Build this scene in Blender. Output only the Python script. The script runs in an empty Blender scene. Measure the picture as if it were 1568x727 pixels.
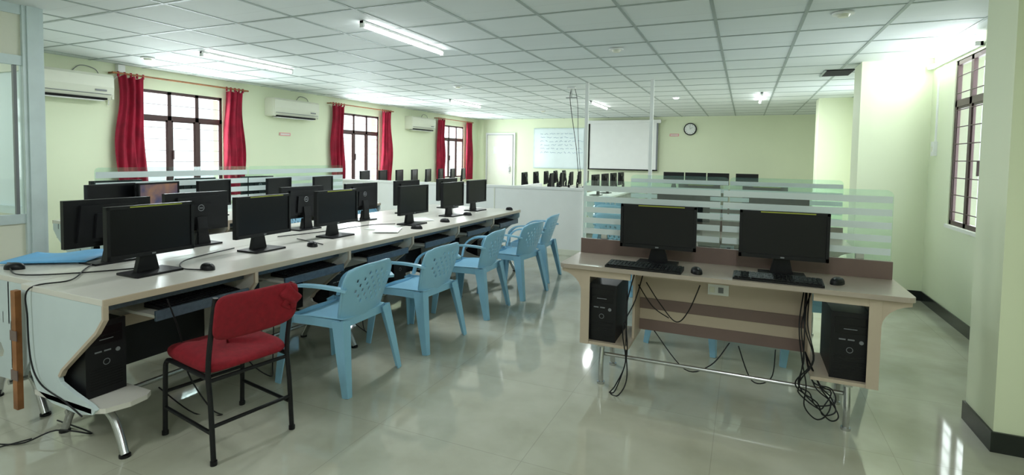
import bpy, bmesh, math, random
from mathutils import Vector, Matrix
random.seed(7)
S=bpy.context.scene
def lin(c):
    c=c/255.0
    return c/12.92 if c<=0.04045 else ((c+0.055)/1.055)**2.4
def L3(rgb): return (lin(rgb[0]),lin(rgb[1]),lin(rgb[2]),1)
def mat(name,rgb,rough=.5,metal=0,var=.06,scale=6,emit=0,spec=.5,bump=0,rgb2=None):
    m=bpy.data.materials.new(name); m.use_nodes=True; nt=m.node_tree; b=nt.nodes['Principled BSDF']
    tc=nt.nodes.new('ShaderNodeTexCoord'); n=nt.nodes.new('ShaderNodeTexNoise'); n.inputs['Scale'].default_value=scale
    n.inputs['Detail'].default_value=4
    nt.links.new(tc.outputs['Object'],n.inputs['Vector'])
    r=nt.nodes.new('ShaderNodeValToRGB'); c=L3(rgb); c2=L3(rgb2) if rgb2 else c
    r.color_ramp.elements[0].position=.3; r.color_ramp.elements[1].position=.7
    r.color_ramp.elements[0].color=(c[0]*(1-var),c[1]*(1-var),c[2]*(1-var),1)
    r.color_ramp.elements[1].color=(min(1,c2[0]*(1+var)),min(1,c2[1]*(1+var)),min(1,c2[2]*(1+var)),1)
    nt.links.new(n.outputs['Fac'],r.inputs['Fac']); nt.links.new(r.outputs['Color'],b.inputs['Base Color'])
    b.inputs['Roughness'].default_value=rough; b.inputs['Metallic'].default_value=metal
    b.inputs['Specular IOR Level'].default_value=spec
    if emit:
        nt.links.new(r.outputs['Color'],b.inputs['Emission Color']); b.inputs['Emission Strength'].default_value=emit
    if bump:
        bp=nt.nodes.new('ShaderNodeBump'); bp.inputs['Strength'].default_value=bump; bp.inputs['Distance'].default_value=.002
        n2=nt.nodes.new('ShaderNodeTexNoise'); n2.inputs['Scale'].default_value=250
        nt.links.new(tc.outputs['Object'],n2.inputs['Vector']); nt.links.new(n2.outputs['Fac'],bp.inputs['Height']); nt.links.new(bp.outputs['Normal'],b.inputs['Normal'])
    return m
def tiled(name,rgb,line,size,w,rough,ox=0,oy=0,var=.05,nscale=1.2,spec=.5,c2=.96,rgb2=None):
    m=mat(name,rgb,rough,0,var,nscale,spec=spec,rgb2=rgb2); nt=m.node_tree; b=nt.nodes['Principled BSDF']
    tc=[n for n in nt.nodes if n.type=='TEX_COORD'][0]; ramp=[n for n in nt.nodes if n.type=='VALTORGB'][0]
    mp=nt.nodes.new('ShaderNodeMapping'); mp.inputs['Location'].default_value=(ox,oy,0)
    nt.links.new(tc.outputs['Object'],mp.inputs['Vector'])
    br=nt.nodes.new('ShaderNodeTexBrick'); br.offset=0; br.inputs['Scale'].default_value=1
    br.inputs['Brick Width'].default_value=size; br.inputs['Row Height'].default_value=size; br.inputs['Mortar Size'].default_value=w
    br.inputs['Color1'].default_value=(1,1,1,1); br.inputs['Color2'].default_value=(c2,c2,c2,1); br.inputs['Mortar'].default_value=(line,line,line,1)
    nt.links.new(mp.outputs['Vector'],br.inputs['Vector'])
    mx=nt.nodes.new('ShaderNodeMix'); mx.data_type='RGBA'; mx.blend_type='MULTIPLY'; mx.inputs[0].default_value=1
    nt.links.new(ramp.outputs['Color'],mx.inputs[6]); nt.links.new(br.outputs['Color'],mx.inputs[7]); nt.links.new(mx.outputs[2],b.inputs['Base Color'])
    return m
def glassmat(name,tint,alpha,gloss=.12,white=False):
    m=bpy.data.materials.new(name); m.use_nodes=True; nt=m.node_tree; nt.nodes.clear()
    o=nt.nodes.new('ShaderNodeOutputMaterial'); t=nt.nodes.new('ShaderNodeBsdfTransparent'); t.inputs[0].default_value=(*tint,1)
    if white:
        g=nt.nodes.new('ShaderNodeBsdfPrincipled'); g.inputs['Base Color'].default_value=(.86,.96,.97,1); g.inputs['Roughness'].default_value=.5
    else:
        g=nt.nodes.new('ShaderNodeBsdfGlossy'); g.inputs['Roughness'].default_value=.05
    mx=nt.nodes.new('ShaderNodeMixShader'); mx.inputs[0].default_value=alpha if white else gloss
    nt.links.new(t.outputs[0],mx.inputs[1]); nt.links.new(g.outputs[0],mx.inputs[2]); nt.links.new(mx.outputs[0],o.inputs[0])
    return m
M={}
M['wall']=mat('wall_paint_green',(229,237,207),.6,var=.02,scale=1.5)
M['wallw']=mat('wall_paint_pale',(238,240,230),.6,var=.02,scale=1.5)
M['ceil']=tiled('ceiling_tiles',(228,235,235),.9,.6,.004,.7,ox=.24,oy=.1,var=.012,nscale=3)
M['tbar']=mat('ceiling_tbar',(160,172,170),.5)
M['floor']=tiled('vitrified_floor_tiles',(168,169,150),.82,.8,.0022,.06,ox=.1,oy=.2,var=.03,nscale=2.2,spec=1.0,rgb2=(192,193,178))
M['black']=mat('black_plastic',(17,18,21),.45,bump=.1,spec=.3)
M['screen']=mat('screen_glass',(14,15,18),.3,spec=.3)
M['grey']=mat('grey_plastic',(120,124,128),.4)
M['yellow']=mat('yellow_label',(160,166,64),.6)
M['lam']=mat('white_laminate',(208,206,198),.3,var=.03,scale=4)
M['lamside']=mat('pale_blue_laminate',(196,210,212),.4,var=.03)
M['beige']=mat('beige_laminate',(188,173,154),.35,var=.03)
M['btop']=mat('desk_top_laminate',(168,156,144),.28,var=.04,scale=8)
M['mauve']=mat('brown_laminate',(116,96,90),.4,var=.05)
M['dblue']=mat('slate_blue_laminate',(70,84,98),.35,var=.2,scale=60)
M['chrome']=mat('brushed_steel',(190,192,192),.25,metal=.9)
M['blue']=mat('blue_plastic',(138,188,214),.28,var=.03)
M['red']=mat('red_fabric',(128,10,28),.9,var=.12,scale=40,bump=.4)
M['curtain']=mat('red_curtain_cloth',(148,12,46),.8,var=.25,scale=8)
M['frame']=mat('dark_brown_window_paint',(74,52,52),.45)
M['alu']=mat('aluminium_frame',(205,220,222),.35,metal=.1)
M['white']=mat('white_paint',(236,238,236),.45,var=.015)
M['cream']=mat('cream_plastic',(228,230,214),.4,var=.02)
M['dark']=mat('dark_void',(12,12,12),.9)
M['base']=mat('black_granite_skirting',(30,36,34),.2)
M['tube']=mat('tube_lamp_glow',(250,255,255),.4,emit=15)
M['wood']=mat('teak_wood',(150,100,60),.5,var=.25,scale=14)
M['pink']=mat('pink_notice',(235,170,170),.6)
M['ink']=mat('blue_marker_ink',(120,150,190),.6)
M['paper']=mat('paper',(235,238,236),.7)
M['bluecloth']=mat('light_blue_file',(96,170,220),.5)
M['display']=mat('lit_wallpaper',(30,60,110),.3,var=.1,scale=7,emit=.2,rgb2=(150,110,80))
M['wb']=mat('whiteboard_surface',(226,238,240),.15,var=.02)
M['glass']=glassmat('clear_green_glass',(.89,.975,.955),0,.08)
M['frost']=glassmat('frosted_strip',(.95,1,1),.88,white=True)
M['wglass']=glassmat('window_pane_glass',(.97,1,1),0,.05)

class MB:
    def __init__(s): s.v=[];s.f=[];s.m=[];s.sm=[];s.ml=[]
    def mi(s,k):
        if k not in s.ml: s.ml.append(k)
        return s.ml.index(k)
    def add(s,vs,fs,k,sm=False):
        o=len(s.v); s.v+= [tuple(p) for p in vs]; i=s.mi(k)
        for f in fs: s.f.append([a+o for a in f]); s.m.append(i); s.sm.append(sm)
    def box(s,a,b,k):
        x0,y0,z0=a;x1,y1,z1=b
        s.add([(x0,y0,z0),(x1,y0,z0),(x1,y1,z0),(x0,y1,z0),(x0,y0,z1),(x1,y0,z1),(x1,y1,z1),(x0,y1,z1)],
              [(0,3,2,1),(4,5,6,7),(0,1,5,4),(1,2,6,5),(2,3,7,6),(3,0,4,7)],k)
    def prism(s,pts,ax,lo,hi,k,sm=False):
        n=len(pts)
        def mk(p,t): return {'x':(t,p[0],p[1]),'y':(p[0],t,p[1]),'z':(p[0],p[1],t)}[ax]
        vs=[mk(p,lo) for p in pts]+[mk(p,hi) for p in pts]
        s.add(vs,[[(i),(i+1)%n,(i+1)%n+n,i+n] for i in range(n)],k,sm)
        s.add(vs,[list(range(n))[::-1],list(range(n,2*n))],k)
    def sweep(s,path,sec,k,sc=None,n0=None,sm=False):
        P=[Vector(p) for p in path]; n=len(sec); vs=[]; T=[]
        for i in range(len(P)):
            a=P[max(0,i-1)]; b=P[min(len(P)-1,i+1)]; T.append((b-a).normalized())
        N=Vector(n0) if n0 else (Vector((0,0,1)) if abs(T[0].z)<.9 else Vector((1,0,0)))
        for i,p in enumerate(P):
            N=(N-T[i]*N.dot(T[i])).normalized(); B=T[i].cross(N); q=sc[i] if sc else 1
            if not isinstance(q,tuple): q=(q,q)
            for (a,b) in sec: vs.append(p+N*(a*q[0])+B*(b*q[1]))
        fs=[[j*n+i,j*n+(i+1)%n,(j+1)*n+(i+1)%n,(j+1)*n+i] for j in range(len(P)-1) for i in range(n)]
        s.add(vs,fs,k,sm); s.add(vs,[list(range(n))[::-1],[(len(P)-1)*n+i for i in range(n)]],k)
    def tube(s,path,r,k,seg=8,sc=None):
        s.sweep(path,[(r*math.cos(2*math.pi*i/seg),r*math.sin(2*math.pi*i/seg)) for i in range(seg)],k,sc,sm=True)
    def strap(s,path,w,h,k,n0=(0,0,1),sc=None):
        s.sweep(path,[(-h/2,-w/2),(h/2,-w/2),(h/2,w/2),(-h/2,w/2)],k,sc,n0)
    def sheet(s,fn,nu,nv,th,k,skip=None,sm=True):
        bm=bmesh.new(); g=[[bm.verts.new(fn(-1+2*i/nu,j/nv)) for i in range(nu+1)] for j in range(nv+1)]
        for j in range(nv):
            for i in range(nu):
                if skip and skip(i,j): continue
                bm.faces.new((g[j][i],g[j][i+1],g[j+1][i+1],g[j+1][i]))
        bm.normal_update()
        if th: bmesh.ops.solidify(bm,geom=bm.faces[:],thickness=th)
        bm.verts.index_update()
        s.add([v.co.copy() for v in bm.verts],[[v.index for v in f.verts] for f in bm.faces],k,sm); bm.free()
    def mesh(s,name):
        me=bpy.data.meshes.new(name); me.from_pydata(s.v,[],s.f)
        for k in s.ml: me.materials.append(M[k])
        me.polygons.foreach_set('material_index',s.m); me.polygons.foreach_set('use_smooth',s.sm)
        bm=bmesh.new(); bm.from_mesh(me); bmesh.ops.recalc_face_normals(bm,faces=bm.faces[:]); bm.to_mesh(me); bm.free(); me.update()
        return me
def place(name,me,loc=(0,0,0),rz=0,bevel=0):
    if isinstance(me,MB): me=me.mesh(name)
    o=bpy.data.objects.new(name,me); S.collection.objects.link(o); o.location=loc; o.rotation_euler=(0,0,rz)
    if bevel:
        b=o.modifiers.new('bevel','BEVEL'); b.width=bevel; b.segments=2; b.limit_method='ANGLE'; b.angle_limit=.9
    return o
def smoothpath(pts,n=6):
    P=[Vector(p) for p in pts]; P=[P[0]]+P+[P[-1]]; out=[]
    for i in range(1,len(P)-2):
        for t in range(n):
            t=t/n; a,b,c,d=P[i-1],P[i],P[i+1],P[i+2]
            out.append(.5*((2*b)+(-a+c)*t+(2*a-5*b+4*c-d)*t*t+(-a+3*b-3*c+d)*t**3))
    out.append(P[-2]); return out
PI=math.pi
# ================= ROOM =================
XL,XR,YF,YB,H=-7.05,1.70,-3.0,13.5,2.46
b=MB(); b.box((XL-.2,YF-.2,-.1),(XR+.2,YB+.2,0),'floor'); place('floor',b)
b=MB(); b.box((XL-.2,YF-.2,H),(XR+.2,YB+.2,H+.1),'ceil'); place('ceiling',b)
b=MB()
x=-.24-.6*11
while x<XR:
    if x>XL: b.box((x-.012,YF,H-.004),(x+.012,YB,H+.002),'tbar')
    x+=.6
y=-2.9
while y<YB:
    b.box((XL,y-.012,H-.0038),(XR,y+.012,H+.002),'tbar'); y+=.6
place('trim_ceiling_grid',b)
def wall_with(name,x0,x1,wins,m='wall'):
    b=MB(); y=YF-.2
    for (a,c,z0,z1) in wins:
        b.box((x0,y,0),(x1,a,H),m); b.box((x0,a,0),(x1,c,z0),m); b.box((x0,a,z1),(x1,c,H),m); y=c
    b.box((x0,y,0),(x1,YB+.2,H),m); place(name,b)
WL=[(4.26,5.42,.85,2.2),(7.9,9.05,.85,2.2),(11.55,12.7,.85,2.2)]
WR=[(4.9,5.97,.86,2.32),(8.0,9.2,.86,2.32)]
wall_with('wall_left',XL-.2,XL,WL,'wall'); wall_with('wall_right',XR,XR+.2,WR)
b=MB(); b.box((XL,YB,0),(XR,YB+.2,H),'wall'); place('wall_back',b)
b=MB(); b.box((XL,YF-.2,0),(XR,YF,H),'wallw'); place('wall_front',b)
for nm,y0,y1,px in (('pillar',3.27,3.62,1.155),('pillar',6.6,7.0,1.09),('pillar',10.1,10.5,1.09)):
    b=MB(); b.box((px,y0,0),(XR,y1,H),'wall')
    b.box((px-.012,y0-.012,0),(XR,y0,.1),'base'); b.box((px-.012,y0,0),(px,y1+.012,.1),'base'); b.box((px,y1,0),(XR,y1+.012,.1),'base')
    place(nm,b)
b=MB()
for y0,y1 in ((YF,3.258),(3.632,6.588),(7.012,10.088),(10.512,YB)): b.box((XR-.012,y0,0),(XR,y1,.1),'base')
place('baseboard_right',b)
b=MB(); b.box((XL,YB-.012,0),(1.688,YB,.1),'base'); place('baseboard_back',b)
def window(i,side,w):
    a,c,z0,z1=w; b=MB()
    xc=(XL-.03) if side<0 else (XR+.025)
    def fb(y0,y1,za,zb,d=.015): b.box((xc-d,y0,za),(xc+d,y1,zb),'frame')
    t=.04; fb(a,a+t,z0,z1); fb(c-t,c,z0,z1); fb(a,c,z0,z0+t); fb(a,c,z1-t,z1)
    zt=z0+(z1-z0)*.74; fb(a,c,zt-.03,zt+.03)
    n=3
    for k in range(1,n): 
        yy=a+(c-a)*k/n; fb(yy-.025,yy+.025,z0,z1)
    for k in range(n):
        ya=a+(c-a)*k/n+.02; yb=a+(c-a)*(k+1)/n-.02
        fb(ya,ya+.03,z0,zt,.008); fb(yb-.03,yb,z0,zt,.008); fb(ya,yb,zt-.05,zt-.03,.008)
    zz=z0+.12
    while zz<z1-.06:
        b.tube([(xc+(.012 if side<0 else -.012),a,zz),(xc+(.012 if side<0 else -.012),c,zz)],.005 if side>0 else .003,'frame',6); zz+=.15
    b.box((xc-.002,a,z0),(xc+.002,c,z1),'wglass')
    ym=a+(c-a)/3+.03; b.box((xc-.04*(1 if side>0 else -1)-.01,ym,z0+.45),(xc+.01,ym+.02,z0+.57),'frame')
    s=-1 if side<0 else 1
    x0,x1=sorted((XL if side<0 else XR,(XL if side<0 else XR)-s*.02)); b.box((x0,a-.02,z0-.03),(x1,c+.02,z0),'wallw')
    place('window_%d'%i,b)
    ld=bpy.data.lights.new('window_daylight','AREA'); ld.shape='RECTANGLE'; ld.size=(z1-z0)*1.0; ld.size_y=(c-a)*1.0; ld.energy=(90 if i==1 else 115) if side<0 else (24 if i==4 else 40); ld.color=(.93,.98,1)
    o=bpy.data.objects.new('daylight_window',ld); S.collection.objects.link(o)
    o.location=(XL-.055 if side<0 else XR+.05,(a+c)/2,(z0+z1)/2); o.rotation_euler=(0,-PI/2 if side<0 else PI/2,0)
k=1
for w in WL: window(k,-1,w); k+=1
for w in WR: window(k,1,w); k+=1
# door on back wall
b=MB(); b.box((-6.75,YB-.05,0),(-5.85,YB-.001,2.08),'white'); b.box((-6.69,YB-.06,.0),(-5.91,YB-.05,2.02),'cream')
b.box((-5.91,YB-.062,0),(-5.90,YB-.05,2.03),'grey'); b.box((-6.70,YB-.062,2.02),(-5.90,YB-.05,2.03),'grey'); b.box((-6.70,YB-.062,0),(-6.69,YB-.05,2.03),'grey')
b.tube([(-6.0,YB-.1,1.0),(-6.0,YB-.1,1.15)],.012,'chrome'); b.box((-6.01,YB-.1,1.0),(-5.99,YB-.05,1.02),'chrome'); b.box((-6.02,YB-.065,.95),(-5.98,YB-.06,1.2),'chrome')
b.box((-6.5,YB-.064,1.5),(-6.1,YB-.06,1.7),'paper'); place('door_1',b)
# aluminium cabin partition (left)
b=MB(); X=-4.9
b.box((X-.06,2.14,0),(X+.0,2.27,H),'alu')
b.box((X+.0,2.165,0),(X+.012,2.24,H),'alu')
for z in (0,.85,2.02): b.box((X-.05,0,z),(X-.01,2.14,z+.07),'alu')
b.box((X-.05,0,H-.07),(X-.01,2.14,H),'alu')
for y in (.0,1.05): b.box((X-.05,y,0),(X-.01,y+.06,H),'alu')
b.box((X-.035,0,.07),(X-.025,2.14,.85),'cream'); b.box((X-.035,0,2.09),(X-.025,2.14,H-.07),'cream'); b.box((X-.033,0,.92),(X-.027,2.14,2.02),'wglass')
b.box((X-.045,2.09,.92),(X-.02,2.11,2.02),'grey')
b.box((XL,2.19,0),(X-.06,2.23,.9),'cream'); b.box((XL,2.18,.9),(X-.06,2.24,.96),'alu'); b.box((XL,2.205,.96),(X-.06,2.215,2.0),'frost'); b.box((XL,2.19,2.0),(X-.06,2.23,H),'cream')
place('cabin_partition',b)
# half height partition
b=MB(); b.box((XL,7.28,0),(-2.1,7.34,.94),'white'); b.box((XL,7.265,.94),(-2.085,7.355,.975),'white'); b.box((XL,7.27,0),(-2.09,7.28,.08),'cream')
for x in (-3.5,-4.8,-6.0): b.box((x,7.274,.08),(x+.012,7.28,.94),'cream')
b.box((-3.42,7.355,0),(-3.36,9,.94),'white')
place('low_partition',b)
for x in (-2.05,-1.16):
    b=MB(); b.box((x-.022,7.2,0),(x+.022,7.245,H),'white'); b.box((x-.06,7.17,0),(x+.06,7.275,.01),'white'); place('steel_post',b)
# projector screen
b=MB(); b.box((-3.72,13.38,1.15),(-2.0,13.4,2.3),'white'); b.box((-3.74,13.375,1.15),(-3.70,13.405,2.3),'dark'); b.box((-2.02,13.375,1.15),(-1.98,13.405,2.3),'grey')
b.box((-3.74,13.37,1.12),(-1.98,13.41,1.15),'dark'); b.box((-3.8,13.35,2.3),(-1.92,13.44,2.38),'white'); b.box((-3.7,13.4,2.31),(-3.66,13.499,2.36),'white'); b.box((-2.06,13.4,2.31),(-2.02,13.499,2.36),'white')
place('projector_screen',b)
b=MB(); b.box((-5.3,13.47,1.12),(-3.86,13.499,2.2),'alu'); b.box((-5.27,13.465,1.15),(-3.89,13.475,2.17),'wb')
for r in range(6):
    xx=-5.1
    while xx<-4.2+random.random()*.2:
        w=random.uniform(.05,.16); pts=[(xx+w*t/5,13.462,2.05-r*.1+random.uniform(-.02,.02)) for t in range(6)]; b.tube(pts,.003,'ink',4); xx+=w+.05
place('whiteboard',b)
b=MB(); c=(-1.24,13.47,2.15)
b.tube([(c[0],13.499,c[2]),(c[0],13.455,c[2])],.15,'black',28); b.tube([(c[0],13.456,c[2]),(c[0],13.45,c[2])],.125,'paper',28)
b.strap([(c[0],13.448,c[2]),(c[0]+.06,13.448,c[2]+.05)],.012,.003,'dark'); b.strap([(c[0],13.447,c[2]),(c[0]-.01,13.447,c[2]+.1)],.008,.003,'dark')
for i in range(12):
    a=i*PI/6; b.box((c[0]+.105*math.cos(a)-.006,13.446,c[2]+.105*math.sin(a)-.006),(c[0]+.105*math.cos(a)+.006,13.45,c[2]+.105*math.sin(a)+.006),'dark')
place('wall_clock',b)
b=MB(); b.box((-1.72,13.49,1.98),(-1.5,13.499,2.04),'pink'); b.box((-1.7,13.488,2.0),(-1.52,13.49,2.02),'paper'); place('wall_notice',b)
b=MB(); b.box((XL+.001,6.45,1.7),(XL+.01,6.68,1.75),'pink'); b.box((XL+.01,6.47,1.715),(XL+.012,6.66,1.735),'paper'); place('wall_notice',b)
# lights
def tubelight(name,p0,p1,E=20):
    b=MB(); p0=Vector(p0);p1=Vector(p1); c=(p0+p1)/2; d=(p1-p0)
    b.box((-.016,-d.length/2,-.018),(.016,d.length/2,.0),'white')
    b.tube([(0,-d.length/2+.02,-.034),(0,d.length/2-.02,-.034)],.016,'tube',10)
    b.box((-.018,-d.length/2,-.052),(.018,-d.length/2+.02,0),'white'); b.box((-.018,d.length/2-.02,-.052),(.018,d.length/2,0),'white')
    o=place(name,b,c)
    ld=bpy.data.lights.new('tube_glow','AREA'); ld.shape='RECTANGLE'; ld.size=.05; ld.size_y=d.length; ld.energy=E; ld.color=(.95,1,1)
    lo=bpy.data.objects.new('tube_glow',ld); S.collection.objects.link(lo); lo.parent=o; lo.location=(0,0,-.056)
    return o
zc=H-.004
for (x,y,E) in ((-2.8,3.98,28),(-5.25,4.4,28),(-5.04,9.15,42),(-2.62,10.1,46),(-2.8,-.5,28),(-6.1,1.0,20),(0.2,-1.2,26),(0.2,9.6,40),(0.1,1.2,16)):  # entries from the one behind the camera on are extra tubes added for brightness
    tubelight('tube_light',(x,y-.61,zc),(x,y+.61,zc),E)
o=tubelight('tube_light',(1.69,5.35,2.36),(1.69,6.55,2.36),8); o.rotation_euler=(0,PI/2,0)
for (x,y,on) in ((-1.17,5.1,0),(-6.2,3.84,0),(-1.1,9.3,1),(-4.0,7.0,0),(-4.2,11.2,0),(.6,4.4,0)):
    b=MB(); b.tube([(0,0,0),(0,0,-.012)],.07,'white',20); b.tube([(0,0,-.01),(0,0,-.03)],.045,'tube' if on else 'cream',16,sc=[1,.7]); place('ceiling_fixture',b,(x,y,zc))
b=MB(); b.box((.82,7.05,H-.012),(1.1,7.5,H-.0041),'dark'); b.box((.8,7.03,H-.014),(.82,7.52,H-.004),'tbar'); place('painted_ceiling_opening',b)  # flat black panel, the dark of a ceiling opening put into its colour
# AC
def ac(y,w=.95):
    b=MB(); pr=[(0,0),(.16,.0),(.2,.06),(.215,.14),(.21,.26),(.19,.29),(0,.29)]
    b.prism(pr,'y',-w/2,w/2,'cream'); b.box((.07,-w/2+.06,-.004),(.19,w/2-.06,.018),'dark')
    b.box((.198,-w/2+.03,.055),(.214,w/2-.03,.062),'grey'); b.box((.213,w/2-.2,.09),(.218,w/2-.08,.11),'grey')
    for s in (-1,1): b.box((0,s*w/2-.01,.01),(.19,s*w/2+.01,.27),'cream')
    b.box((.09,-w/2+.08,-.02),(.17,w/2-.08,-.008),'white')
    b.tube(smoothpath([(.02,w/2-.05,.28),(.02,w/2-.1,.36),(.02,w/2-.25,.38),(.02,w/2-.35,.28)]),.005,'grey',6)
    place('air_conditioner',b,(XL+.001,y,2.0),bevel=.004)
for y in (3.37,6.65,10.45): ac(y)
# curtains
def curtain(y0,y1,zt=2.31,zb=.78,ph=0):
    b=MB(); w=y1-y0
    def fn(u,v):
        z=zt+(zb-zt)*v; pin=1-.22*math.exp(-((v-.15)/.25)**2)
        yc=(y0+y1)/2; yy=yc+u*w/2*pin+.012*math.sin(v*9+ph)
        return (XL+.1+.03*math.sin(u*10+ph+.8*math.sin(v*4))+.01*math.sin(u*23+v*5),yy,z+.015*math.sin(u*9)*(1-v))
    b.sheet(fn,56,18,0,'curtain'); 
    for i in range(5): b.tube([(XL+.1,y0+w*(i+.5)/5,zt-.01),(XL+.1,y0+w*(i+.5)/5,zt+.05)],.012,'curtain',6)
    place('red_curtain',b)
for i,w in enumerate(WL):
    curtain(w[0]-.34,w[0]+.02,ph=i); curtain(w[1]-.04,w[1]+.3,ph=i+2)
    b=MB(); b.tube([(XL+.1,w[0]-.37,2.34),(XL+.1,w[1]+.36,2.34)],.012,'wood',8)
    for y in (w[0]-.35,w[1]+.34): b.box((XL,y-.01,2.33),(XL+.1,y+.01,2.35),'wood')
    place('curtain_rod',b)
# electrics
b=MB(); b.box((XL,3.98,2.36),(XL+.06,4.06,2.45),'white'); b.tube(smoothpath([(XL+.04,4.02,2.36),(XL+.05,3.9,2.2),(XL+.03,3.88,1.95),(XL+.02,3.9,2.1)]),.006,'white',5); place('junction_box',b)
b=MB(); b.box((XR-.03,6.36,1.48),(XR,6.44,1.62),'white'); b.box((XR-.012,6.39,1.62),(XR,6.41,2.3),'white'); b.box((XR-.034,6.38,1.52),(XR-.03,6.42,1.57),'cream'); place('light_switch',b)
b=MB()
for k2 in range(3): b.tube(smoothpath([(1.2+.1*k2,3.262,2.37),(1.12+.05*k2,3.2,2.36+.01*k2),(1.02,3.2+.02*k2,2.35),(1.08,3.22,2.33),(1.17,3.262,2.32+.02*k2)]),.008,'black',6)
place('loose_wiring',b)
# ================= OBJECT MESHES =================
def mon_mesh(name,sticker=False,lit=False):
    b=MB(); W,hb,ht=.455,.10,.37
    b.box((-W/2,-.012,hb),(W/2,.012,ht),'black')
    f=.016
    for a,c in (((-W/2,-.02,hb),(W/2,-.012,hb+f+.006)),((-W/2,-.02,ht-f),(W/2,-.012,ht)),((-W/2,-.02,hb),(-W/2+f,-.012,ht)),((W/2-f,-.02,hb),(W/2,-.012,ht))): b.box(a,c,'black')
    b.box((-W/2+f,-.0135,hb+f+.006),(W/2-f,-.0125,ht-f),'display' if lit else 'screen')
    b.prism([(-.17,hb+.03),(.17,hb+.03),(.15,ht-.03),(-.15,ht-.03)],'y',.012,.03,'black')
    b.prism([(-.09,hb+.05),(.09,hb+.05),(.08,ht-.08),(-.08,ht-.08)],'y',.03,.045,'black')
    ring=[(.021*math.cos(a*PI/8),.0465,.262+.021*math.sin(a*PI/8)) for a in range(17)]; b.tube(ring,.003,'grey',4)
    for xx in (-.012,-.003,.006): b.box((xx,.045,.256),(xx+.006,.047,.268),'grey')
    b.box((-.01,-.0215,hb+.006),(.01,-.02,hb+.014),'grey')
    b.strap([(0,.055,.012),(0,.058,.12),(0,.045,.2)],.07,.022,'black',n0=(0,1,0))
    b.prism([(-.06,.01),(.06,.01),(.04,.1),(-.04,.1)],'y',.03,.06,'black')
    b.prism([(-.12,-.08),(.12,-.08),(.125,-.06),(.12,.1),(-.12,.1),(-.125,-.06)],'z',0,.012,'black')
    if sticker: b.box((-W/2+.11,-.0212,ht-.010),(W/2-.07,-.0202,ht-.004),'yellow')
    return b.mesh(name)
MON=mon_mesh('monitor'); MONS=mon_mesh('monitor_label',True); MONL=mon_mesh('monitor_lit',False,True)
def monitor(x,y,z=.75,rz=0,kind=None): return place('computer_monitor',kind or MON,(x,y,z),rz,bevel=.003)
def kb_mesh():
    b=MB(); b.prism([(-.07,0),(.07,0),(.07,.022),(-.07,.012)],'x',-.22,.22,'black')
    for r in range(5):
        for c in range(20):
            if r==0 and 5<=c<=10: continue
            x=-.212+c*.0212; y=-.062+r*.025; z=.0135+r*.0018
            b.box((x,y,z),(x+.0175,y+.02,z+.006),'black')
    b.box((-.11,-.062,.0135),(.02,-.042,.0195),'black')
    return b.mesh('keyboard')
KB=kb_mesh()
def mouse_mesh():
    b=MB()
    def fn(u,v):
        a=u*PI; r=v
        return (.031*math.cos(a)*math.sin(r*PI/2)**.8,.055*math.sin(a)*math.sin(r*PI/2)**.8,.036*math.cos(r*PI/2)**.7 if v<1 else 0)
    b.sheet(fn,20,8,0,'black'); b.box((-.003,-.04,.026),(.003,-.022,.036),'grey'); b.prism([(.029*math.cos(a*PI/8),.052*math.sin(a*PI/8)) for a in range(16)],'z',0,.006,'black')
    return b.mesh('mouse')
MO=mouse_mesh()
def mouse(x,y,rz=0,z=.75): place('computer_mouse',MO,(x,y,z),rz)
def pc_mesh():
    b=MB(); b.box((-.085,.012,0),(.085,.38,.345),'black'); b.prism([(-.087,0),(.087,0),(.087,.35),(-.087,.35)],'y',0,.012,'black')
    b.box((-.07,-.003,.285),(.07,0,.325),'screen'); b.box((-.07,-.003,.24),(.07,0,.28),'screen'); b.box((-.03,-.005,.262),(.03,-.002,.266),'grey')
    for i in range(8): b.box((-.07,-.002,.03+i*.013),(.07,.0,.036+i*.013),'screen')
    b.tube([(.05,-.004,.2),(.05,0,.2)],.01,'grey',12); b.box((-.05,-.003,.205),(-.02,0,.212),'grey'); b.box((-.01,-.003,.205),(.02,0,.212),'grey')
    ring=[(.014*math.cos(a*PI/8),-.002,.155+.014*math.sin(a*PI/8)) for a in range(17)]; b.tube(ring,.002,'grey',4)
    return b.mesh('pc')
PC=pc_mesh()
def pc(x,y,z,rz): place('computer_tower',PC,(x,y,z),rz,bevel=.003)
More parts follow.
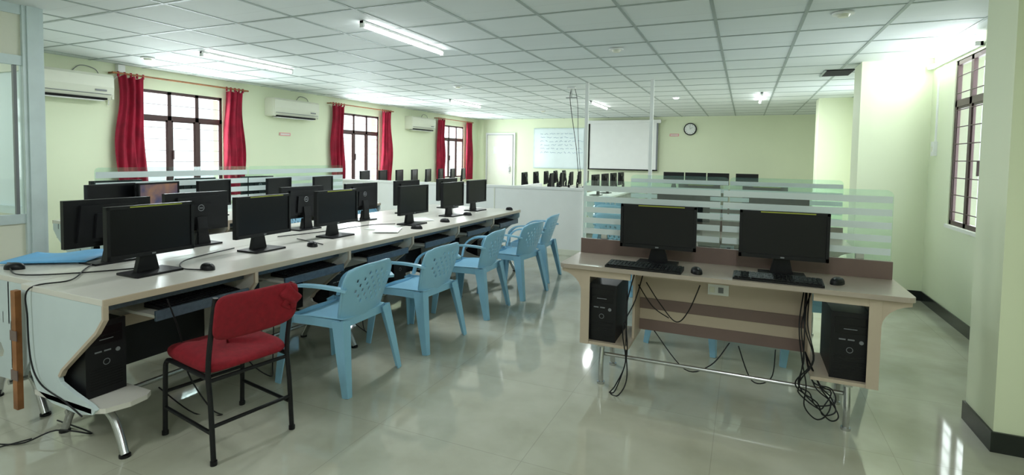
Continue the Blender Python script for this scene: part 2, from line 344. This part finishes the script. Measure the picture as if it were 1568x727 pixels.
# plastic chair (front = -Y)
def chair_mesh():
    b=MB()
    def seat(u,v):
        return (u*(.228-.025*v),-.215+.41*v,.425-.035*(1-v)**5-.018*(1-u*u)*math.sin(v*PI)*1.2+.012*abs(u)**5)
    b.sheet(seat,16,14,.006,'blue')
    def back(u,v):
        w=.185+.05*v**.8
        if v>.7: w*=1-.14*((v-.7)/.3)**2.2
        return (u*w,.185+.115*v-.06*abs(u)**2.2*(.5+v*.5),.412+.335*v-.05*max(0,v-.3)*abs(u)**4)
    def skip(i,j):
        if i%2 or not(8<=j<=25): return False
        if (i//2+ (j//3))%2: return False
        return j%3!=2 and abs(i-16)<=10-max(0,(13-j))*.6 and not (j>22 and abs(i-16)>7)
    b.sheet(back,33,30,.007,'blue',skip)
    rim=[back(-1,v/8) for v in range(9)]+[back(-1+2*i/8,1) for i in range(1,8)]+[back(1,1-v/8) for v in range(9)]
    b.tube(rim,.009,'blue',6)
    for s in (-1,1):
        b.strap(smoothpath([(s*.215,.235,.61),(s*.255,.16,.628),(s*.272,.03,.632),(s*.272,-.1,.615),(s*.258,-.185,.55),(s*.236,-.21,.43)],4),.05,.016,'blue',n0=(0,0,1))
        for fy,ty in ((-.205,-.245),(.18,.27)):
            sg=-1 if fy<0 else 1
            top=Vector((s*.222,fy,.425)); bot=Vector((s*.262,ty,0))
            b.strap([top,(top+bot)/2+Vector((s*.004,0,0)),bot],.085,.009,'blue',n0=(1,0,0),sc=[(1,1),(1,.72),(1,.48)])
            off=Vector((-s*.03,sg*.035,0)); off2=Vector((-s*.016,sg*.017,0))
            b.strap([top+off,(top+bot)/2+(off+off2)/2,bot+off2],.07,.009,'blue',n0=(0,1,0),sc=[(1,1),(1,.72),(1,.5)])
        b.strap([(s*.224,-.2,.4),(s*.212,0,.402),(s*.205,.18,.4)],.008,.05,'blue')
    b.strap([(-.22,-.21,.385),(0,-.222,.39),(.22,-.21,.385)],.008,.05,'blue'); b.strap([(-.2,.19,.4),(.2,.19,.4)],.008,.05,'blue')
    return b
CHB=chair_mesh(); CH=CHB.mesh('plastic_chair')
def chair(x,y,rz): place('plastic_armchair',CH,(x,y,0),rz)
chair(-2.33,2.60,-PI/2+.02); chair(-2.27,3.38,-PI/2-.05); chair(-2.27,4.26,-PI/2+.05); chair(-2.18,5.0,-PI/2-.12); chair(-2.26,5.76,-PI/2+.05)
# red chair
b=MB()
for s in (-1,1):
    b.tube(smoothpath([(s*.195,.215,0),(s*.195,.195,.25),(s*.195,.175,.42),(s*.195,.205,.6),(s*.19,.235,.76)]),.0115,'black',10)
    b.tube(smoothpath([(s*.195,-.245,0),(s*.195,-.235,.3),(s*.195,-.22,.37),(s*.195,-.15,.388),(s*.195,.18,.385)],5),.0115,'black',10)
    b.tube([(s*.195,-.24,.14),(s*.195,.205,.14)],.009,'black',8)
    b.tube([(s*.195,.215,.0),(s*.195,.215,.02)],.015,'black',10); b.tube([(s*.195,-.245,.0),(s*.195,-.245,.02)],.015,'black',10)
b.tube([(-.195,.203,.17),(.195,.203,.17)],.009,'black',8); b.tube([(-.195,-.237,.22),(.195,-.237,.22)],.009,'black',8)
b.tube([(-.195,.175,.37),(.195,.175,.37)],.01,'black',8); b.tube([(-.195,-.21,.375),(.195,-.21,.375)],.01,'black',8)
def sup(a,p=.35): return math.copysign(abs(a)**p,a)
def seatc(u,v):
    a=u*PI; ph=(v-.5)*PI
    return (.205*sup(math.cos(a))*abs(math.cos(ph))**.3, -.03+.235*sup(math.sin(a))*abs(math.cos(ph))**.3, .425+.038*math.sin(ph)+.01*math.sin(ph)*math.cos(a*2))
b.sheet(seatc,36,10,0,'red')
def backc(u,v):
    a=u*PI; ph=(v-.5)*PI; k=abs(math.cos(ph))**.35
    x=.205*sup(math.cos(a),.4)*k; z=.11*sup(math.sin(a),.4)*k
    return (x,.225+.2*z-.045*(1-(x/.2)**2)*.6+.028*math.sin(ph)+.02*abs(x/.2)**3,.668+z-.02*(1-(x/.2)**2))
b.sheet(backc,36,10,0,'red')
def knot(u,v):
    a=u*PI; ph=(v-.5)*PI; r=1+.25*math.sin(3*a+5*ph)
    return (-.165+.05*math.cos(a)*math.cos(ph)*r,.25+.03*math.sin(a)*math.cos(ph)*r,.70+.055*math.sin(ph)+.015*math.sin(2*a))
b.sheet(knot,24,14,0,'red')
place('red_cushioned_chair',b,(-2.315,1.81,0),-PI/2-.17)
# ================= LONG DESKS =================
def longdesk(n,p=.78,name='computer_desk'):
    b=MB(); Lh=n*p
    b.box((.003,0,.722),(.66,Lh,.75),'lam'); b.box((.655,0,.719),(.664,Lh,.7505),'beige')
    K=[(.06,.722),(.655,.722),(.655,.665),(.60,.60),(.33,.385),(.305,.35),(.318,.32),(.42,.29),(.56,.258),(.59,.243),(.57,.22),(.46,.20),(.24,.21),(.12,.25),(.07,.33)]
    for k in range(n+1):
        y=k*p if k<n else Lh-.018
        b.prism(K,'y',y,y+.018,'lamside' if k in(0,n) else 'lam')
        if k<n:
            b.prism([(.655,.722),(.655,.665),(.60,.60),(.33,.385),(.305,.35),(.32,.345),(.345,.38),(.61,.59),(.667,.66),(.667,.722)],'y',y-.002,y+.02,'beige')
    for k in range(n):
        y=k*p
        b.prism([(.1,y),(.56,y),(.61,y+.03),(.64,y+.12),(.63,y+.2),(.60,y+.235),(.1,y+.235)],'z',.222,.245,'lam')
        b.box((.1,y+.225,.245),(.2,y+.24,.722),'lam')
        b.box((.56,y+.02,.675),(.575,y+p,.722),'dblue')
        b.box((.3,y+.24,.60),(.635,y+p-.02,.615),'lam'); b.box((.625,y+.24,.585),(.64,y+p-.02,.635),'dblue')
        b.box((.24,y+.02,.50),(.255,y+p,.722),'lam'); b.box((.22,y+.235,.27),(.235,y+p,.52),'black')
        b.box((.3,y+.24,.5),(.31,y+p,.56),'beige')
    b.tube([(.32,.02,.17),(.32,Lh-.02,.17)],.014,'chrome',8)
    for k in list(range(0,n,2))+[n-.25]:
        y=k*p+.1
        b.tube(smoothpath([(.40,y,.21),(.52,y,.17),(.58,y,.10),(.64,y-.01,.01)],4),.018,'chrome',10); b.tube(smoothpath([(.30,y,.21),(.24,y,.17),(.19,y,.10),(.14,y,.01)],4),.018,'chrome',10)
        b.box((.25,y-.02,.185),(.45,y+.02,.224),'chrome'); b.tube([(.64,y-.01,.0),(.64,y-.01,.012)],.024,'black',12); b.tube([(.14,y,.0),(.14,y,.012)],.024,'black',12)
    return b.mesh(name)
LD6=longdesk(6); LD4=longdesk(4)
place('computer_desk',LD6,(-3.2,1.365,0),0,bevel=.002)
place('computer_desk',LD6,(-3.201,1.42+4.68,0),PI,bevel=.002)
for k in range(6):
    y=1.365+.78*k
    pc(-2.75,y+.125,.246,PI/2); place('computer_keyboard',KB,(-2.68,y+.52,.616),PI/2)
    pc(-3.65,1.42+4.68-.78*k-.125,.246,-PI/2)
for x,y in ((-2.9,1.80),(-2.95,2.56),(-2.96,3.27),(-2.87,4.2),(-2.92,5.02),(-2.97,5.68)): monitor(x,y,.75,PI/2+random.uniform(-.03,.04),MONS if y<4 else MON)
for x,y in ((-3.42,1.88),(-3.52,2.5),(-3.5,3.45),(-3.5,4.22),(-3.5,5.0),(-3.45,5.8)): monitor(x,y,.75,-PI/2+random.uniform(-.05,.05))
for x,y,r in ((-2.72,1.99,1.4),(-2.78,2.83,1.2),(-2.66,3.95,1.8),(-2.7,4.5,1.5),(-2.8,5.15,1.5),(-2.65,5.95,1.2),(-3.62,1.52,-1.2)): mouse(x,y,r)
b=MB()
def cl(u,v): return (u*.22+.02*v,v*.3-.15,.006+.012*math.sin(u*3)*v+.01*v)
b.sheet(cl,10,8,.006,'bluecloth'); place('blue_file_folder',b,(-3.70,1.76,.762),.6)
for i,(x,y,r) in enumerate(((-2.95,3.85,.2),(-2.8,3.72,.5),(-3.02,4.55,.9))):
    b=MB(); b.box((-.105,-.15,0),(.105,.15,.004),'paper'); b.box((-.1,-.14,.004),(.09,.13,.006),'white'); place('paper_sheet',b,(x,y,.7505+.0065*i*(i<2)),r)
b=MB(); b.box((-3.32,1.375,.1),(-3.28,1.4,.7),'wood'); b.box((-3.33,1.372,.45),(-3.27,1.376,.5),'mauve'); b.box((-3.33,1.372,.25),(-3.27,1.376,.3),'mauve'); place('wooden_batten',b)
# second double row near left wall with glass divider
place('computer_desk',LD4,(-5.2,2.75,0),0); place('computer_desk',LD4,(-5.201,2.75+3.12,0),PI)
def divider(L,h=.38,n=2,sw=.038,name='glass_desk_divider'):
    b=MB(); w=L/n
    for k in range(n):
        a=k*w+.004; c=(k+1)*w-.004; r=.03
        pts=[(a,0),(c,0),(c,h-r),(c-.01,h-.01),(c-r,h),(a+r,h),(a+.01,h-.01),(a,h-r)]
        b.prism(pts,'y',-.004,.004,'glass')
        for i in range(5): 
            z=.03+i*(h-.03)/5; b.box((a+.004,-.0062,z),(c-.004,-.0045,z+sw),'frost')
        for xx in (a+.15,c-.15): b.box((xx-.02,-.012,0),(xx+.02,.012,.03),'chrome')
    return b.mesh(name)
DG=divider(3.12,.5,2,.055)
place('glass_desk_divider',DG,(-5.2,2.75,.752),PI/2)
for y,kd in ((2.72,MON),(3.12,MONL),(3.68,MON),(4.5,MON),(5.2,MON)): monitor(-4.95,y+.02,.75,PI/2+.25,kd)
for y in (3.1,3.9,4.7): monitor(-5.5,y,.75,-PI/2)
chair(-4.1,5.3,PI/2); chair(-4.15,4.3,PI/2+.3); chair(-4.1,6.3,PI/2-.3)
# far desks
LD5=longdesk(5,.84)
place('computer_desk',LD5,(-6.6,7.5,0),0)
for i in range(8): monitor(-6.25,7.62+.52*i,.75,PI/2+.35)
place('computer_desk',LD4,(-3.55,8.2+.9,0),0); place('computer_desk',LD4,(-3.551,9.1+3.12,0),PI)
for i in range(5): monitor(-3.28,9.3+.6*i,.75,PI/2+.2); monitor(-3.85,9.35+.6*i,.75,-PI/2+.2)
place('computer_desk',LD4,(-2.1,12.0,0),PI)
for i in range(4): monitor(-2.42,9.2+.7*i,.75,-PI/2)
# ================= RIGHT DESK =================
def rdesk(name='computer_desk'):
    b=MB(); W=1.82; h=W/2; D=.46
    b.prism([(-h,.03),(-h+.01,.01),(-h+.03,0),(h-.03,0),(h-.01,.01),(h,.03),(h,D),(-h,D)],'z',.725,.75,'btop')
    b.box((-h+.01,D-.022,.75),(h-.01,D,.85),'mauve')
    for s in (-1,1):
        xo=s*(h-.135); 
        a,c=sorted((xo,xo-s*.02)); b.box((a,.03,.28),(c,D-.02,.725),'beige')
        pts=[(xo,.725),(xo+s*.125,.725),(xo+s*.123,.70)]+[(xo+s*(.123-.123*math.sin(t*PI/2/6)),.70-.10*(1-math.cos(t*PI/2/6))-.02*t/6) for t in range(1,7)]
        b.prism(pts,'y',.03,.05,'beige'); b.prism(pts,'y',D-.04,D-.022,'beige')
        a,c=sorted((xo,xo-s*.30)); b.box((a,.03,.262),(c,D-.02,.28),'beige')
        a,c=sorted((xo,xo-s*.055)); b.box((a,.025,.262),(c,.03,.725),'beige')
        a,c=sorted((xo-s*.285,xo-s*.30)); b.box((a,.2,.28),(c,D-.02,.725),'beige')
        a,c=sorted((xo,xo-s*.3)); b.box((a,.028,.68),(c,.045,.725),'beige')
        xm=xo-s*.12
        b.box((xm-.02,.08,.235),(xm+.02,D-.06,.262),'chrome')
        b.tube(smoothpath([(xm,.12,.24),(xm,.1,.16),(xm,.09,.1),(xm,.1,.012)],4),.016,'chrome',10)
        b.tube(smoothpath([(xm,D-.12,.24),(xm,D-.08,.16),(xm,D-.05,.08),(xm,D-.03,.012)],4),.016,'chrome',10)
        b.tube([(xm,.1,.0),(xm,.1,.014)],.024,'chrome',12); b.tube([(xm,D-.03,.0),(xm,D-.03,.014)],.024,'chrome',12)
    b.tube([(-h+.25,.13,.18),(h-.25,.13,.18)],.012,'chrome',8)
    x0,x1=-h+.435,h-.435
    b.box((x0,D-.08,.50),(x1,D-.06,.725),'beige'); b.box((x0,D-.085,.43),(x1,D-.062,.50),'mauve'); b.box((x0,D-.08,.36),(x1,D-.06,.43),'beige'); b.box((x0,D-.085,.29),(x1,D-.062,.36),'mauve')
    b.box((x0,.26,.66),(x1,.275,.725),'beige')
    b.box((-.06,D-.09,.57),(.06,D-.08,.64),'paper'); b.box((-.05,D-.092,.585),(-.02,D-.09,.62),'cream'); b.box((0,D-.092,.585),(.03,D-.09,.62),'grey')
    return b.mesh(name)
RD=rdesk()
GD=divider(1.80,.40)
def rset(y,x=-.125,mons=((-.48,0),(.21,0)),gl=True):
    place('computer_desk',RD,(x,y,0),0,bevel=.002)
    if gl: place('glass_desk_divider',GD,(x-.90,y+.475,.85),0)
    for mx,r in mons: monitor(mx,y+.24,.75,r,MONS)
    pc(x-.91+.135+.125,y+.06,.281,0); pc(x+.91-.135-.125,y+.06,.281,0)
rset(3.10)
place('computer_keyboard',KB,(-.53,3.18,.7505),-.03); place('computer_keyboard',KB,(.18,3.2,.7505),-.02)
mouse(-.235,3.2,.3); mouse(.475,3.28,-.5)
rset(4.75,mons=((-.5,.05),(.27,0))); rset(6.25,x=-.2,gl=False)
for x,y,r in ((-.35,4.3,PI-.2),(.5,4.3,PI+.1),(.2,5.85,PI),(-.45,5.85,PI),(.5,7.4,PI+.2)): chair(x,y,r)
# stack of chairs beside the rear desk
e=bpy.data.objects.new('stacked_plastic_chairs',None); S.collection.objects.link(e); e.location=(-1.17,5.7,0)
for i in range(4):
    o=bpy.data.objects.new('chair_%d'%i,CH); S.collection.objects.link(o); o.parent=e; o.location=(0,-.014*i,.085*i); o.rotation_euler=(0,0,PI*.9)
# back desk
b=MB(); b.box((-2.1,12.4,.72),(.6,12.95,.75),'btop'); b.box((-2.1,12.9,.1),(.6,12.92,.72),'beige')
for x in (-2.1,-1.2,-.3,.58): b.box((x,12.42,0),(x+.02,12.95,.72),'beige')
place('long_table',b)
for x in (-1.5,-1.02,-.54,.05): monitor(x,12.7,.75,0)
# cables
b=MB()
def C(*pts,r=.0036): b.tube(smoothpath(pts,7),r,'black',6)
C((-.56,3.36,.70),(-.58,3.2,.55),(-.63,3.1,.4),(-.61,3.1,.2),(-.66,3.08,.06),(-.69,3.07,.01),(-.64,3.06,.008),(-.6,3.1,.1),(-.62,3.15,.3),(-.63,3.2,.6))
C((-.6,3.3,.72),(-.62,3.12,.5),(-.6,3.09,.25),(-.66,3.08,.03),(-.7,3.08,.008))
C((-.55,3.4,.62),(-.45,3.35,.5),(-.35,3.3,.42),(-.28,3.28,.5),(-.22,3.3,.66))
C((-.6,3.4,.6),(-.5,3.36,.48),(-.4,3.36,.42))
C((-.5,3.45,.3),(-.3,3.4,.1),(-.15,3.38,.16),(-.05,3.42,.3))
C((0,3.45,.28),(.08,3.4,.1),(.18,3.38,.14),(.2,3.42,.3))
for i in range(5):
    rr=random.uniform
    lo=rr(.02,.16)
    C((.35+rr(-.03,.03),3.3,.70),(.31+rr(-.03,.04),3.12,.55),(.33+rr(-.03,.03),3.09,.38),(.31+rr(-.04,.04),3.09,.24),(.35+rr(-.05,.05),3.1,.06+lo),(.42+rr(-.06,.06),3.1,lo),(.47+rr(-.05,.05),3.12,lo+.02),(.45,3.15,.08+lo),(.38+rr(-.03,.03),3.16,.2+lo*.3),(.34,3.3,.35))
place('desk_cables',b)
b=MB()
C((-3.5,1.9,.76),(-3.3,1.7,.756),(-3.05,1.5,.756),(-3.1,1.355,.74),(-3.1,1.345,.6),(-3.08,1.345,.4),(-3.0,1.345,.3),(-2.8,1.34,.26),(-2.7,1.36,.2))
C((-3.62,1.5,.76),(-3.4,1.45,.756),(-3.2,1.6,.756),(-3.0,1.9,.756))
C((-2.72,1.95,.756),(-2.85,1.93,.756),(-3.05,2.1,.756),(-3.15,2.5,.756))
C((-2.75,2.9,.756),(-2.9,2.95,.756),(-3.1,3.0,.756))
C((-3.3,3.0,.757),(-3.2,3.4,.757),(-3.15,3.9,.757),(-3.0,4.1,.757))
C((-2.5,1.62,.7),(-2.53,1.7,.5),(-2.5,1.72,.3),(-2.45,1.8,.1),(-2.5,1.9,.01),(-2.65,1.85,.01),(-2.7,1.7,.2))
C((-2.9,2.2,.5),(-2.7,2.2,.2),(-2.6,2.3,.05),(-2.8,2.5,.02),(-2.9,2.6,.3)); C((-2.9,3.1,.5),(-2.7,3.1,.2),(-2.6,3.2,.05),(-2.8,3.4,.02),(-2.9,3.5,.3))
C((-3.4,1.3,.2),(-3.3,1.25,.02),(-3.1,1.3,.01),(-3.0,1.4,.05),(-2.9,1.5,.01),(-3.2,1.5,.01))
C((-3.5,1.4,.15),(-3.35,1.3,.05),(-3.2,1.2,.01),(-3.1,1.35,.01))
place('desk_cables',b)
b=MB(); C((-2.4,7.6,H-.01),(-2.42,7.6,2.3),(-2.38,7.6,2.0),(-2.3,7.6,1.5),(-2.25,7.6,.98),r=.005); C((-2.35,7.6,H-.01),(-2.3,7.6,2.2),(-2.28,7.6,1.7),(-2.22,7.6,.98),r=.004); b.box((-2.46,7.57,H-.03),(-2.34,7.63,H-.004),'white'); b.tube([(-2.4,7.6,H-.03),(-2.4,7.6,2.3)],.01,'chrome',8); b.strap([(-2.48,7.6,2.3),(-2.32,7.6,2.3)],.04,.01,'grey'); place('hanging_projector_bracket',b)
# ================= WORLD / CAMERA =================
w=bpy.data.worlds.new('World'); S.world=w; w.use_nodes=True; w.node_tree.nodes['Background'].inputs[0].default_value=(.92,.97,1,1); w.node_tree.nodes['Background'].inputs[1].default_value=1.5
cam=bpy.data.cameras.new('camera'); co=bpy.data.objects.new('camera',cam); S.collection.objects.link(co); S.camera=co
cam.sensor_width=36; cam.lens=809/1568*36; cam.shift_y=-.0539
psi=math.atan(356/809); t=.047
F=Vector((-math.sin(psi)*math.cos(t),math.cos(psi)*math.cos(t),-math.sin(t))); R=Vector((math.cos(psi),math.sin(psi),0)); U=R.cross(F)
m=Matrix((R,U,-F)).transposed().to_4x4()@Matrix.Rotation(.016,4,'Z'); m.translation=Vector((0,0,1.4)); co.matrix_world=m
cam.clip_start=.02
S.view_settings.view_transform='Standard'; S.view_settings.look='None'
